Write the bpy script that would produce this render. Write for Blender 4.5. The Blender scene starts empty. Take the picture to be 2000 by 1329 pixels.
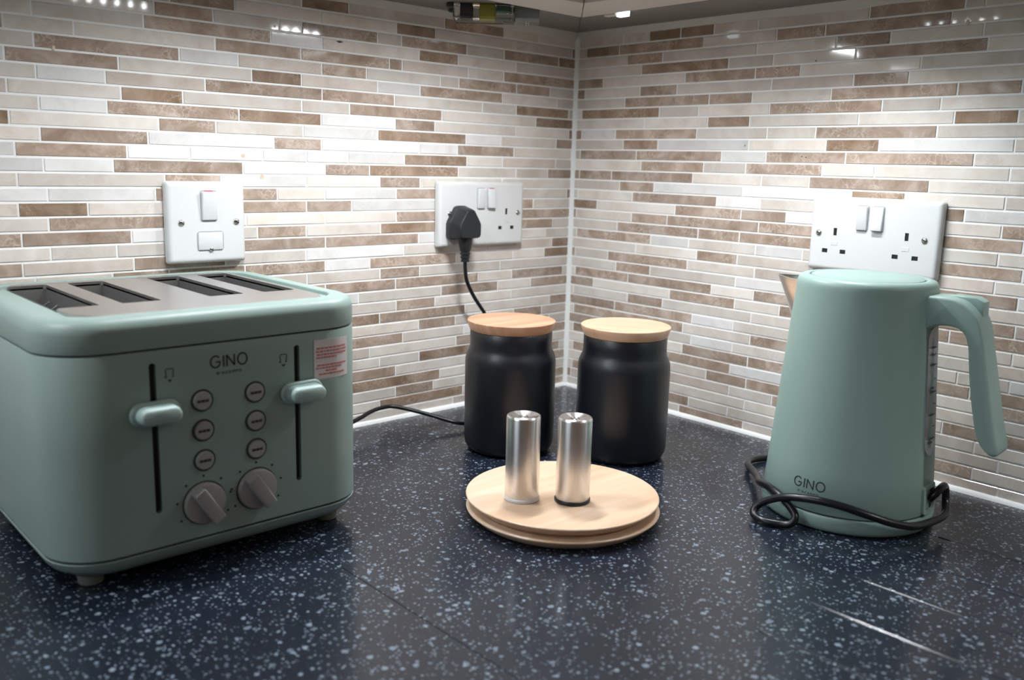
import bpy, bmesh, math, random
from mathutils import Matrix, Vector
random.seed(11)
U = 0.00094                      # scene units: one modelling unit (about 0.94 mm) in metres
R = math.radians
SC = bpy.context.scene
COL = SC.collection

# ------------------------------------------------------------ camera, world, lights, exposure
F_PX = 1767.5
CAM = Vector((-1039.66, -1001.84, 350.9))
YAW, PITCH, ROLL = 0.7428, -0.1916, 0.0263
fw = Vector((math.sin(YAW) * math.cos(PITCH), math.cos(YAW) * math.cos(PITCH), math.sin(PITCH)))
rt = Vector((math.cos(YAW), -math.sin(YAW), 0))
up = rt.cross(fw)
rt2 = math.cos(ROLL) * rt + math.sin(ROLL) * up
up2 = -math.sin(ROLL) * rt + math.cos(ROLL) * up
cam_d = bpy.data.cameras.new('camera')
cam_d.sensor_fit = 'HORIZONTAL'
cam_d.sensor_width = 36.0
cam_d.lens = F_PX * 36.0 / 2000.0
cam_d.clip_start = 0.01
cam_d.dof.use_dof = True
cam_d.dof.focus_distance = 0.95
cam_d.dof.aperture_fstop = 5.2
cam = bpy.data.objects.new('camera', cam_d)
COL.objects.link(cam)
m = Matrix((rt2, up2, -fw)).transposed().to_4x4()
m.translation = CAM * U
cam.matrix_world = m
SC.camera = cam

world = bpy.data.worlds.new('world')
SC.world = world
world.use_nodes = True
bg = world.node_tree.nodes['Background']
bg.inputs[0].default_value = (1.0, 0.82, 0.64, 1)
bg.inputs[1].default_value = 0.10

def area_light(name, loc, sx, sy, power, color, spread=180, aim=None):
    d = bpy.data.lights.new(name, 'AREA')
    d.shape = 'RECTANGLE'
    d.size, d.size_y = sx * U, sy * U
    d.energy = power
    d.color = color
    d.spread = R(spread)
    o = bpy.data.objects.new(name, d)
    COL.objects.link(o)
    o.location = Vector(loc) * U
    v = (Vector(aim) - Vector(loc)) if aim else Vector((0, 0, -1))
    o.rotation_euler = v.to_track_quat('-Z', 'Y').to_euler()
    return o
COOL = (0.92, 0.96, 1.0)
LED_W = 0.088                    # power of one LED of the bars under the wall cabinets
# dim cool daylight of the room behind the camera
area_light('room_daylight', (-2600, -440, 1000), 900, 700, 7.0, (0.74, 0.88, 1.0), 180, (-300, -450, 100))
# unseen warm fill, added behind the camera to redden the toaster front
area_light('warm_fill', (-500, -2700, 1500), 500, 500, 1.4, (1.0, 0.66, 0.40), 180, (-650, -300, 100))

SC.view_settings.view_transform = 'Standard'
SC.view_settings.look = 'None'
SC.view_settings.gamma = 1
SC.view_settings.use_curve_mapping = False
SC.view_settings.exposure = 0.0

# ------------------------------------------------------------ materials
MATS = {}
def mat(name, col, rough=0.5, metal=0.0, spec=0.5, coat=0.0, emit=None, estr=0.0, alpha=1.0, trans=0.0, bump=0.0, bscale=900, vary=0.0):
    if name in MATS: return MATS[name]
    M = bpy.data.materials.new(name); M.use_nodes = True
    nt = M.node_tree; b = nt.nodes['Principled BSDF']
    b.inputs['Base Color'].default_value = (*col, 1)
    b.inputs['Roughness'].default_value = rough
    b.inputs['Metallic'].default_value = metal
    b.inputs['Specular IOR Level'].default_value = spec
    b.inputs['Coat Weight'].default_value = coat
    b.inputs['Transmission Weight'].default_value = trans
    b.inputs['Alpha'].default_value = alpha
    if emit:
        b.inputs['Emission Color'].default_value = (*emit, 1)
        b.inputs['Emission Strength'].default_value = estr
    geo = nt.nodes.new('ShaderNodeNewGeometry')
    nz = nt.nodes.new('ShaderNodeTexNoise'); nz.inputs['Scale'].default_value = bscale; nz.inputs['Detail'].default_value = 3
    nt.links.new(geo.outputs['Position'], nz.inputs['Vector'])
    v = max(vary, 0.03)
    mx = nt.nodes.new('ShaderNodeMix'); mx.data_type = 'RGBA'
    mx.inputs[6].default_value = tuple(c * (1 - v) for c in col) + (1,)
    mx.inputs[7].default_value = tuple(min(1, c * (1 + v)) for c in col) + (1,)
    nt.links.new(nz.outputs['Fac'], mx.inputs[0]); nt.links.new(mx.outputs[2], b.inputs['Base Color'])
    if bump:
        bp = nt.nodes.new('ShaderNodeBump'); bp.inputs['Strength'].default_value = bump; bp.inputs['Distance'].default_value = 0.0004
        nt.links.new(nz.outputs['Fac'], bp.inputs['Height']); nt.links.new(bp.outputs[0], b.inputs['Normal'])
    MATS[name] = M
    return M

def nodes_of(name):
    M = bpy.data.materials.new(name); M.use_nodes = True
    MATS[name] = M
    return M, M.node_tree, M.node_tree.nodes['Principled BSDF']

def ramp(nt, stops):
    r = nt.nodes.new('ShaderNodeValToRGB'); e = r.color_ramp.elements
    while len(e) < len(stops): e.new(0.5)
    for i, (p, c) in enumerate(stops):
        e[i].position = p; e[i].color = (*c, 1) if len(c) == 3 else c
    return r

def stone(name, lo, mid, hi, vein, rough=0.07, nscale=22.0, vein_w=0.5):
    M, nt, b = nodes_of(name)
    L = nt.links.new
    geo = nt.nodes.new('ShaderNodeNewGeometry'); oi = nt.nodes.new('ShaderNodeObjectInfo')
    sc = nt.nodes.new('ShaderNodeVectorMath'); sc.operation = 'SCALE'; sc.inputs['Scale'].default_value = 1.0
    L(geo.outputs['Position'], sc.inputs[0])
    mul = nt.nodes.new('ShaderNodeMath'); mul.operation = 'MULTIPLY'; mul.inputs[1].default_value = 37.0
    L(oi.outputs['Random'], mul.inputs[0])
    add = nt.nodes.new('ShaderNodeVectorMath'); add.operation = 'ADD'
    L(sc.outputs[0], add.inputs[0]); L(mul.outputs[0], add.inputs[1])
    n1 = nt.nodes.new('ShaderNodeTexNoise'); n1.inputs['Scale'].default_value = nscale; n1.inputs['Detail'].default_value = 6; n1.inputs['Roughness'].default_value = 0.62; n1.inputs['Distortion'].default_value = 0.6
    L(add.outputs[0], n1.inputs['Vector'])
    r1 = ramp(nt, [(0.30, lo), (0.5, mid), (0.72, hi)])
    L(n1.outputs['Fac'], r1.inputs[0])
    # thin pale veins: distance to the cell edge of a warped voronoi
    n2 = nt.nodes.new('ShaderNodeTexNoise'); n2.inputs['Scale'].default_value = 55; n2.inputs['Detail'].default_value = 3
    L(add.outputs[0], n2.inputs['Vector'])
    sc2 = nt.nodes.new('ShaderNodeVectorMath'); sc2.operation = 'SCALE'; sc2.inputs['Scale'].default_value = 0.045
    L(n2.outputs['Color'], sc2.inputs[0])
    ad2 = nt.nodes.new('ShaderNodeVectorMath'); ad2.operation = 'ADD'
    L(add.outputs[0], ad2.inputs[0]); L(sc2.outputs[0], ad2.inputs[1])
    vo = nt.nodes.new('ShaderNodeTexVoronoi'); vo.feature = 'DISTANCE_TO_EDGE'; vo.inputs['Scale'].default_value = 95
    L(ad2.outputs[0], vo.inputs['Vector'])
    r2 = ramp(nt, [(0.0, (vein_w * 0.75,) * 3), (0.09, (0, 0, 0))])
    L(vo.outputs['Distance'], r2.inputs[0])
    n3 = nt.nodes.new('ShaderNodeTexNoise'); n3.inputs['Scale'].default_value = 30
    L(add.outputs[0], n3.inputs['Vector'])
    r3 = ramp(nt, [(0.45, (0, 0, 0)), (0.62, (1, 1, 1))]); L(n3.outputs['Fac'], r3.inputs[0])
    mm = nt.nodes.new('ShaderNodeMath'); mm.operation = 'MULTIPLY'; L(r2.outputs[0], mm.inputs[0]); L(r3.outputs[0], mm.inputs[1])
    mx = nt.nodes.new('ShaderNodeMix'); mx.data_type = 'RGBA'; mx.inputs[7].default_value = (*vein, 1)
    L(mm.outputs[0], mx.inputs[0]); L(r1.outputs[0], mx.inputs[6])
    # per tile lightness
    hs = nt.nodes.new('ShaderNodeHueSaturation')
    mr = nt.nodes.new('ShaderNodeMapRange'); mr.inputs['To Min'].default_value = 0.86; mr.inputs['To Max'].default_value = 1.12
    L(oi.outputs['Random'], mr.inputs[0]); L(mr.outputs[0], hs.inputs['Value']); L(mx.outputs[2], hs.inputs['Color'])
    L(hs.outputs[0], b.inputs['Base Color'])
    b.inputs['Roughness'].default_value = rough
    b.inputs['Specular IOR Level'].default_value = 0.5
    return M

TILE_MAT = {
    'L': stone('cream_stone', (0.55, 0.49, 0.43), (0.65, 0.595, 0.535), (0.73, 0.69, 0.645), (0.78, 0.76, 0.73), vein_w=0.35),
    'W': stone('lit_white_stone', (0.62, 0.60, 0.58), (0.71, 0.69, 0.67), (0.78, 0.77, 0.75), (0.84, 0.83, 0.82), vein_w=0.4),  # paler stone, partly the LED hot spots' light put into the tile colour
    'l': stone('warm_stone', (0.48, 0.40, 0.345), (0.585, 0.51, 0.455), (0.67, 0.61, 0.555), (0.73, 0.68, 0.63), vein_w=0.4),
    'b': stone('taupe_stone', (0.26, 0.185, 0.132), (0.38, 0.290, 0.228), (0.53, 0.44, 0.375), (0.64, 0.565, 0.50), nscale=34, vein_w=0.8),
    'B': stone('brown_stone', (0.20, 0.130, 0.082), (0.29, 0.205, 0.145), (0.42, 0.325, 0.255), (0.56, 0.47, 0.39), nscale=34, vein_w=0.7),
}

def wood(name, a, b_, c, direction=(0.7, 0.7), scale=1.0, rough=0.42):
    M, nt, b = nodes_of(name); L = nt.links.new
    tc = nt.nodes.new('ShaderNodeTexCoord')
    mp = nt.nodes.new('ShaderNodeMapping'); mp.inputs['Rotation'].default_value = (0, 0, math.atan2(direction[1], direction[0]))
    mp.inputs['Scale'].default_value = (9 * scale, 130 * scale, 60 * scale)
    L(tc.outputs['Object'], mp.inputs['Vector'])
    n = nt.nodes.new('ShaderNodeTexNoise'); n.inputs['Scale'].default_value = 1.0; n.inputs['Detail'].default_value = 4; n.inputs['Roughness'].default_value = 0.55
    L(mp.outputs[0], n.inputs['Vector'])
    mp2 = nt.nodes.new('ShaderNodeMapping'); mp2.inputs['Rotation'].default_value = mp.inputs['Rotation'].default_value; mp2.inputs['Scale'].default_value = (5, 26 * scale, 20)
    L(tc.outputs['Object'], mp2.inputs['Vector'])
    n2 = nt.nodes.new('ShaderNodeTexNoise'); n2.inputs['Scale'].default_value = 1.0; n2.inputs['Detail'].default_value = 1
    L(mp2.outputs[0], n2.inputs['Vector'])
    mx = nt.nodes.new('ShaderNodeMix'); mx.inputs[0].default_value = 0.5
    L(n.outputs['Fac'], mx.inputs[2]); L(n2.outputs['Fac'], mx.inputs[3])
    r = ramp(nt, [(0.34, a), (0.5, b_), (0.66, c)]); L(mx.outputs[0], r.inputs[0])
    L(r.outputs[0], b.inputs['Base Color'])
    b.inputs['Roughness'].default_value = rough
    return M
LID_WOOD = wood('oak_lid_wood', (0.41, 0.205, 0.115), (0.54, 0.295, 0.180), (0.63, 0.375, 0.245), (0.95, -0.3))
LID_WOOD_PALE = wood('pale_oak_lid_wood', (0.50, 0.30, 0.185), (0.63, 0.405, 0.270), (0.70, 0.48, 0.345), (0.2, -0.98))
PLATE_WOOD = wood('pale_rubberwood', (0.60, 0.40, 0.26), (0.72, 0.52, 0.365), (0.79, 0.60, 0.45), (0.8, -0.6), 0.6, 0.33)

def counter_mat():
    M, nt, b = nodes_of('speckled_stone'); L = nt.links.new
    geo = nt.nodes.new('ShaderNodeNewGeometry')
    sep = nt.nodes.new('ShaderNodeSeparateXYZ'); L(geo.outputs['Position'], sep.inputs[0])
    cmb = nt.nodes.new('ShaderNodeCombineXYZ'); L(sep.outputs[0], cmb.inputs[0]); L(sep.outputs[1], cmb.inputs[1])
    wob = nt.nodes.new('ShaderNodeTexNoise'); wob.inputs['Scale'].default_value = 420; L(cmb.outputs[0], wob.inputs['Vector'])
    ws = nt.nodes.new('ShaderNodeVectorMath'); ws.operation = 'SCALE'; ws.inputs['Scale'].default_value = 0.0030; L(wob.outputs['Color'], ws.inputs[0])
    wa = nt.nodes.new('ShaderNodeVectorMath'); wa.operation = 'ADD'; L(cmb.outputs[0], wa.inputs[0]); L(ws.outputs[0], wa.inputs[1])
    masks = []
    for scale, thr, keep in ((110, 0.28, 0.22), (190, 0.30, 0.28), (320, 0.34, 0.36)):
        v = nt.nodes.new('ShaderNodeTexVoronoi'); v.voronoi_dimensions = '2D'; v.inputs['Scale'].default_value = scale
        L(wa.outputs[0], v.inputs['Vector'])
        sepc = nt.nodes.new('ShaderNodeSeparateColor'); L(v.outputs['Color'], sepc.inputs[0])
        # radius of each speck follows its own random number; many cells stay empty
        rr = nt.nodes.new('ShaderNodeMapRange'); rr.inputs['From Min'].default_value = 1 - keep; rr.inputs['From Max'].default_value = 1.0
        rr.inputs['To Min'].default_value = 0.0; rr.inputs['To Max'].default_value = thr
        L(sepc.outputs[0], rr.inputs[0])
        lt = nt.nodes.new('ShaderNodeMath'); lt.operation = 'LESS_THAN'; L(v.outputs['Distance'], lt.inputs[0]); L(rr.outputs[0], lt.inputs[1])
        br = nt.nodes.new('ShaderNodeMapRange'); br.inputs['To Min'].default_value = 0.35; br.inputs['To Max'].default_value = 1.0; L(sepc.outputs[1], br.inputs[0])
        mu = nt.nodes.new('ShaderNodeMath'); mu.operation = 'MULTIPLY'; L(lt.outputs[0], mu.inputs[0]); L(br.outputs[0], mu.inputs[1])
        masks.append(mu)
    a = nt.nodes.new('ShaderNodeMath'); a.operation = 'MAXIMUM'; L(masks[0].outputs[0], a.inputs[0]); L(masks[1].outputs[0], a.inputs[1])
    a2 = nt.nodes.new('ShaderNodeMath'); a2.operation = 'MAXIMUM'; L(a.outputs[0], a2.inputs[0]); L(masks[2].outputs[0], a2.inputs[1])
    mx = nt.nodes.new('ShaderNodeMix'); mx.data_type = 'RGBA'
    mx.inputs[6].default_value = (0.0085, 0.0125, 0.023, 1); mx.inputs[7].default_value = (0.25, 0.31, 0.39, 1)
    L(a2.outputs[0], mx.inputs[0]); L(mx.outputs[2], b.inputs['Base Color'])
    b.inputs['Roughness'].default_value = 0.42
    b.inputs['Specular IOR Level'].default_value = 0.12
    b.inputs['Coat Weight'].default_value = 0.75; b.inputs['Coat Roughness'].default_value = 0.17
    return M
COUNTER = counter_mat()

def brushed(name, col, rough, vertical=True):
    M, nt, b = nodes_of(name); L = nt.links.new
    tc = nt.nodes.new('ShaderNodeTexCoord'); mp = nt.nodes.new('ShaderNodeMapping')
    mp.inputs['Scale'].default_value = (40, 40, 6000) if vertical else (60, 5000, 60)
    L(tc.outputs['Object'], mp.inputs['Vector'])
    n = nt.nodes.new('ShaderNodeTexNoise'); n.inputs['Scale'].default_value = 1; n.inputs['Detail'].default_value = 2; L(mp.outputs[0], n.inputs['Vector'])
    r = nt.nodes.new('ShaderNodeMapRange'); r.inputs['To Min'].default_value = rough * 0.8; r.inputs['To Max'].default_value = rough * 1.25
    L(n.outputs['Fac'], r.inputs[0]); L(r.outputs[0], b.inputs['Roughness'])
    b.inputs['Base Color'].default_value = (*col, 1); b.inputs['Metallic'].default_value = 1.0
    return M
STEEL = brushed('brushed_steel', (0.74, 0.72, 0.70), 0.24)
def turned(name, col, rough):
    M, nt, b = nodes_of(name)
    tg = nt.nodes.new('ShaderNodeTangent'); tg.direction_type = 'RADIAL'; tg.axis = 'Z'
    nt.links.new(tg.outputs[0], b.inputs['Tangent'])
    b.inputs['Anisotropic'].default_value = 0.85; b.inputs['Anisotropic Rotation'].default_value = 0.25
    tc = nt.nodes.new('ShaderNodeTexCoord'); mp = nt.nodes.new('ShaderNodeMapping'); mp.inputs['Scale'].default_value = (30, 30, 5000)
    nt.links.new(tc.outputs['Object'], mp.inputs['Vector'])
    n = nt.nodes.new('ShaderNodeTexNoise'); n.inputs['Scale'].default_value = 1; nt.links.new(mp.outputs[0], n.inputs['Vector'])
    r = nt.nodes.new('ShaderNodeMapRange'); r.inputs['To Min'].default_value = rough * 0.85; r.inputs['To Max'].default_value = rough * 1.15
    nt.links.new(n.outputs['Fac'], r.inputs[0]); nt.links.new(r.outputs[0], b.inputs['Roughness'])
    b.inputs['Base Color'].default_value = (*col, 1); b.inputs['Metallic'].default_value = 1.0
    return M
TURNED = turned('turned_steel', (0.84, 0.82, 0.80), 0.30)
STEEL_TOP = brushed('brushed_steel_plate', (0.56, 0.54, 0.53), 0.33, False)

SAGE = mat('sage_plastic', (0.265, 0.35, 0.318), 0.46, bump=0.10, bscale=2600)
SAGE_K = mat('sage_painted_metal', (0.272, 0.388, 0.348), 0.42, bump=0.04, bscale=2600)
SAGE_L = mat('sage_lever', (0.33, 0.44, 0.41), 0.42)
GREIGE = mat('grey_knob_plastic', (0.32, 0.305, 0.29), 0.45)
DARKPRINT = mat('dark_print', (0.020, 0.024, 0.022), 0.6)
SLOT = mat('slot_black', (0.006, 0.006, 0.006), 0.6)
GAP = mat('seam_dark', (0.03, 0.04, 0.036), 0.7)
WHITE = mat('white_moulded_plastic', (0.66, 0.665, 0.66), 0.28)
WHITE2 = mat('white_rocker_plastic', (0.65, 0.66, 0.665), 0.25)
CHROME = mat('nickel_screw', (0.55, 0.54, 0.52), 0.25, 1.0)
BLACK_CER = mat('matt_black_ceramic', (0.006, 0.0072, 0.0115), 0.36, spec=0.6, bump=0.05, bscale=1500)
BLACK_PL = mat('black_plastic', (0.010, 0.012, 0.015), 0.42, bump=0.06, bscale=1800)
BLACK_CORD = mat('black_pvc_cord', (0.006, 0.006, 0.008), 0.32)
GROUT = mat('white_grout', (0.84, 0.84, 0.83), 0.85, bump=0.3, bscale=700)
SEAL = mat('white_sealant', (0.82, 0.83, 0.82), 0.6)
CAULK = mat('grey_caulk', (0.55, 0.53, 0.50), 0.7, bump=0.4, bscale=120)
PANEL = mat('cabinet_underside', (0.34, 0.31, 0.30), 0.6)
PANEL_SHADE = mat('cabinet_shaded_strip', (0.20, 0.182, 0.168), 0.7)  # underside by the wall: shade behind the batten put into the colour
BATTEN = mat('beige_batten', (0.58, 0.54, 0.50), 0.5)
CAB_WHITE = mat('cabinet_white', (0.62, 0.61, 0.60), 0.4)
PAPER = mat('white_paper', (0.62, 0.58, 0.58), 0.7)
REDPRINT = mat('red_print', (0.55, 0.16, 0.15), 0.7)
RED = mat('red_marker', (0.55, 0.02, 0.06), 0.4)
GAUGE = mat('smoky_window', (0.34, 0.35, 0.41), 0.15, alpha=1.0, coat=0.4)
SALTCAP = mat('clear_white_cap', (0.70, 0.70, 0.70), 0.3)
DEVCLEAR = mat('clear_casing', (0.95, 0.97, 0.97), 0.06, trans=1.0)
DEVDARK = mat('driver_dark', (0.03, 0.03, 0.035), 0.5)
DEVYEL = mat('yellow_film', (0.42, 0.40, 0.03), 0.4)
DEVGREEN = mat('green_board', (0.02, 0.10, 0.055), 0.4)
DEVGREY = mat('grey_cover', (0.16, 0.17, 0.165), 0.4)
LEDMAT = mat('led_emitter', (1, 1, 1), 0.4, emit=(0.90, 0.96, 1.0), estr=40.0)
LEDBODY = mat('led_bar_aluminium', (0.6, 0.6, 0.6), 0.35, 0.8)
TAPE = mat('led_tape', (1, 1, 1), 0.4, emit=(0.80, 0.93, 1.0), estr=5.0)

# ------------------------------------------------------------ mesh helpers (modelling units, scaled by U on build)
def tag(o, label=None, cat=None, group=None, kind=None):
    if label: o['label'] = label
    if cat: o['category'] = cat
    if group: o['group'] = group
    if kind: o['kind'] = kind
    return o
def empty(name, loc, rz=0.0):
    o = bpy.data.objects.new(name, None); COL.objects.link(o)
    o.empty_display_size = 0.02
    o.location = Vector(loc) * U; o.rotation_euler = (0, 0, rz)
    return o
def link(name, me, mats, parent=None, smooth=True, ang=35):
    if not isinstance(mats, (list, tuple)): mats = [mats]
    for mm in mats: me.materials.append(mm)
    if smooth:
        me.polygons.foreach_set('use_smooth', [True] * len(me.polygons))
        me.set_sharp_from_angle(angle=R(ang))
    o = bpy.data.objects.new(name, me); COL.objects.link(o)
    if parent: o.parent = parent
    return o
def build(name, bm, mats, parent=None, loc=None, rz=0.0, smooth=True, ang=35, recalc=True):
    if recalc: bmesh.ops.recalc_face_normals(bm, faces=bm.faces)
    bm.transform(Matrix.Scale(U, 4))
    me = bpy.data.meshes.new(name); bm.to_mesh(me); bm.free()
    o = link(name, me, mats, parent, smooth, ang)
    if loc is not None: o.location = Vector(loc) * U
    o.rotation_euler = (0, 0, rz)
    return o
def NB(): return bmesh.new()
def box(bm, c, s, bev=0.0, seg=2, rot=None):
    r = bmesh.ops.create_cube(bm, size=1.0)
    M = Matrix.Translation(Vector(c)) @ (rot.to_4x4() if rot else Matrix()) @ Matrix.Diagonal((s[0], s[1], s[2], 1))
    bmesh.ops.transform(bm, matrix=M, verts=r['verts'])
    if bev:
        es = list({e for v in r['verts'] for e in v.link_edges})
        bmesh.ops.bevel(bm, geom=es, offset=bev, segments=seg, profile=0.5, affect='EDGES')
def lathe(bm, prof, n=64, c=(0, 0)):
    rings = []
    for r, z in prof:
        if r <= 1e-6: rings.append([bm.verts.new((c[0], c[1], z))])
        else: rings.append([bm.verts.new((c[0] + r * math.cos(2 * math.pi * i / n), c[1] + r * math.sin(2 * math.pi * i / n), z)) for i in range(n)])
    for a, b in zip(rings, rings[1:]):
        for i in range(n):
            j = (i + 1) % n
            if len(a) == 1 and len(b) == 1: continue
            if len(a) == 1: bm.faces.new((a[0], b[i], b[j]))
            elif len(b) == 1: bm.faces.new((a[i], a[j], b[0]))
            else: bm.faces.new((a[i], a[j], b[j], b[i]))
def rring(hw, hd, r, n=9, c=(0, 0)):
    r = max(0.01, min(r, hw - 0.01, hd - 0.01)); P = []
    for (sx, sy, a0) in ((1, 1, 0), (-1, 1, 90), (-1, -1, 180), (1, -1, 270)):
        for i in range(n):
            a = R(a0 + 90 * i / (n - 1))
            P.append((c[0] + sx * (hw - r) + r * math.cos(a), c[1] + sy * (hd - r) + r * math.sin(a)))
    return P
def loft(bm, rings, cap0=True, cap1=True):
    vs = [[bm.verts.new(p) for p in ring] for ring in rings]
    n = len(vs[0])
    for a, b in zip(vs, vs[1:]):
        for i in range(n):
            j = (i + 1) % n
            bm.faces.new((a[i], a[j], b[j], b[i]))
    if cap0: bm.faces.new(vs[0][::-1])
    if cap1: bm.faces.new(vs[-1])
def prism(bm, poly, lo, hi, axis='z', bev=0.0, seg=2):
    def P(p, t):
        if axis == 'z': return (p[0], p[1], t)
        if axis == 'y': return (p[0], t, p[1])
        return (t, p[0], p[1])
    a = [bm.verts.new(P(p, lo)) for p in poly]; b = [bm.verts.new(P(p, hi)) for p in poly]
    n = len(poly); fs = []
    fs.append(bm.faces.new(a[::-1])); top = bm.faces.new(b); fs.append(top)
    for i in range(n):
        j = (i + 1) % n
        fs.append(bm.faces.new((a[i], a[j], b[j], b[i])))
    if bev:
        es = list(set(fs[0].edges) | set(fs[1].edges))
        bmesh.ops.recalc_face_normals(bm, faces=fs)
        bmesh.ops.bevel(bm, geom=es, offset=bev, segments=seg, profile=0.5, affect='EDGES')
def catmull(P, k=10):
    P = [Vector(p) for p in P]; Q = [P[0] * 2 - P[1]] + P + [P[-1] * 2 - P[-2]]; out = []
    for i in range(1, len(Q) - 2):
        a, b, c, d = Q[i - 1:i + 3]
        for t in range(k):
            t /= k
            out.append(0.5 * ((2 * b) + (c - a) * t + (2 * a - 5 * b + 4 * c - d) * t * t + (3 * b - a - 3 * c + d) * t ** 3))
    out.append(P[-1]); return out
def tube(bm, path, r, n=12):
    rings = []; up_ = Vector((0.13, 0.21, 0.97))
    for i, p in enumerate(path):
        t = (path[min(i + 1, len(path) - 1)] - path[max(i - 1, 0)]).normalized()
        u = (up_ - t * up_.dot(t))
        u = u.normalized() if u.length > 1e-4 else t.orthogonal().normalized()
        up_ = u; v = t.cross(u)
        rings.append([p + (u * math.cos(2 * math.pi * k / n) + v * math.sin(2 * math.pi * k / n)) * r for k in range(n)])
    loft(bm, rings)
def ribbon(bm, pts, w, fn, h=0.25, closed=False):
    """flat stroke of width w along 2-D pts, mapped onto a surface by fn(u, v, out)"""
    P = [Vector(p) for p in pts]; n = len(P); L_, R_ = [], []
    for i in range(n):
        if closed: t = P[(i + 1) % n] - P[i - 1]
        else: t = P[min(i + 1, n - 1)] - P[max(i - 1, 0)]
        t.normalize(); nn = Vector((-t.y, t.x)) * w / 2
        L_.append(P[i] + nn); R_.append(P[i] - nn)
    rows = [[bm.verts.new(fn(q.x, q.y, o)) for q in S] for S, o in ((L_, 0.02), (L_, h), (R_, h), (R_, 0.02))]
    m_ = n if closed else n - 1
    for a, b in zip(rows, rows[1:]):
        for i in range(m_):
            j = (i + 1) % n
            bm.faces.new((a[i], a[j], b[j], b[i]))
    if not closed:
        for i in (0, n - 1): bm.faces.new([rows[k][i] for k in range(4)])
def arc(cx, cy, r, a0, a1, n=28): return [(cx + r * math.cos(R(a0 + (a1 - a0) * i / n)), cy + r * math.sin(R(a0 + (a1 - a0) * i / n))) for i in range(n + 1)]
def gino(bm, x0, base, h, width, fn, w):
    s = width / 3.62                                   # letter advance on a unit height
    k = h
    def T(P): return [(x0 + x * s, base + y * k) for x, y in P]
    ribbon(bm, T(arc(0.52, 0.5, 0.46, 42, 318) ), w, fn)
    ribbon(bm, T([(0.56, 0.47), (0.97, 0.47), (0.93, 0.30), (0.86, 0.19)]), w, fn)
    ribbon(bm, T([(1.30, 0.04), (1.30, 0.96)]), w, fn)
    ribbon(bm, T([(1.62, 0.04), (1.62, 0.96)]), w, fn); ribbon(bm, T([(1.62, 0.93), (2.34, 0.07)]), w, fn); ribbon(bm, T([(2.34, 0.04), (2.34, 0.96)]), w, fn)
    ribbon(bm, T(arc(3.13, 0.5, 0.46, 0, 360, 40)[:-1]), w, fn, closed=True)
def text_mesh(s, size, fn, spacing=1.2):
    """small lettering from the built-in font, each vertex laid on a surface by fn"""
    cu = bpy.data.curves.new('lettering', 'FONT'); cu.body = s; cu.size = size; cu.align_x = 'CENTER'; cu.space_character = spacing
    cu.resolution_u = 2
    o = bpy.data.objects.new('lettering', cu); COL.objects.link(o)
    bpy.context.view_layer.update()
    dg = bpy.context.evaluated_depsgraph_get()
    me = bpy.data.meshes.new_from_object(o.evaluated_get(dg))
    bm = bmesh.new(); bm.from_mesh(me)
    bpy.data.objects.remove(o); bpy.data.meshes.remove(me); bpy.data.curves.remove(cu)
    bmesh.ops.remove_doubles(bm, verts=bm.verts, dist=1e-4)
    ex = bmesh.ops.extrude_face_region(bm, geom=bm.faces[:])
    topv = {v for v in ex['geom'] if isinstance(v, bmesh.types.BMVert)}
    for v in bm.verts: v.co = Vector(fn(v.co.x, v.co.y, 0.25 if v in topv else 0.02))
    return bm
def cut(o, cutters):
    """subtract the cutter meshes from o for good, and drop the cutters"""
    bm = NB()
    for f in cutters: f(bm)
    bmesh.ops.recalc_face_normals(bm, faces=bm.faces)
    bm.transform(Matrix.Scale(U, 4))
    me = bpy.data.meshes.new('cutter'); bm.to_mesh(me); bm.free()
    c = bpy.data.objects.new('cutter', me); COL.objects.link(c)
    c.parent = o
    md = o.modifiers.new('cut', 'BOOLEAN'); md.operation = 'DIFFERENCE'; md.object = c; md.solver = 'EXACT'
    bpy.context.view_layer.update()
    dg = bpy.context.evaluated_depsgraph_get()
    new = bpy.data.meshes.new_from_object(o.evaluated_get(dg))
    old = o.data; o.modifiers.clear(); o.data = new; bpy.data.meshes.remove(old)
    bpy.data.objects.remove(c); bpy.data.meshes.remove(me)
    new.polygons.foreach_set('use_smooth', [True] * len(new.polygons)); new.set_sharp_from_angle(angle=R(35))

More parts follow.
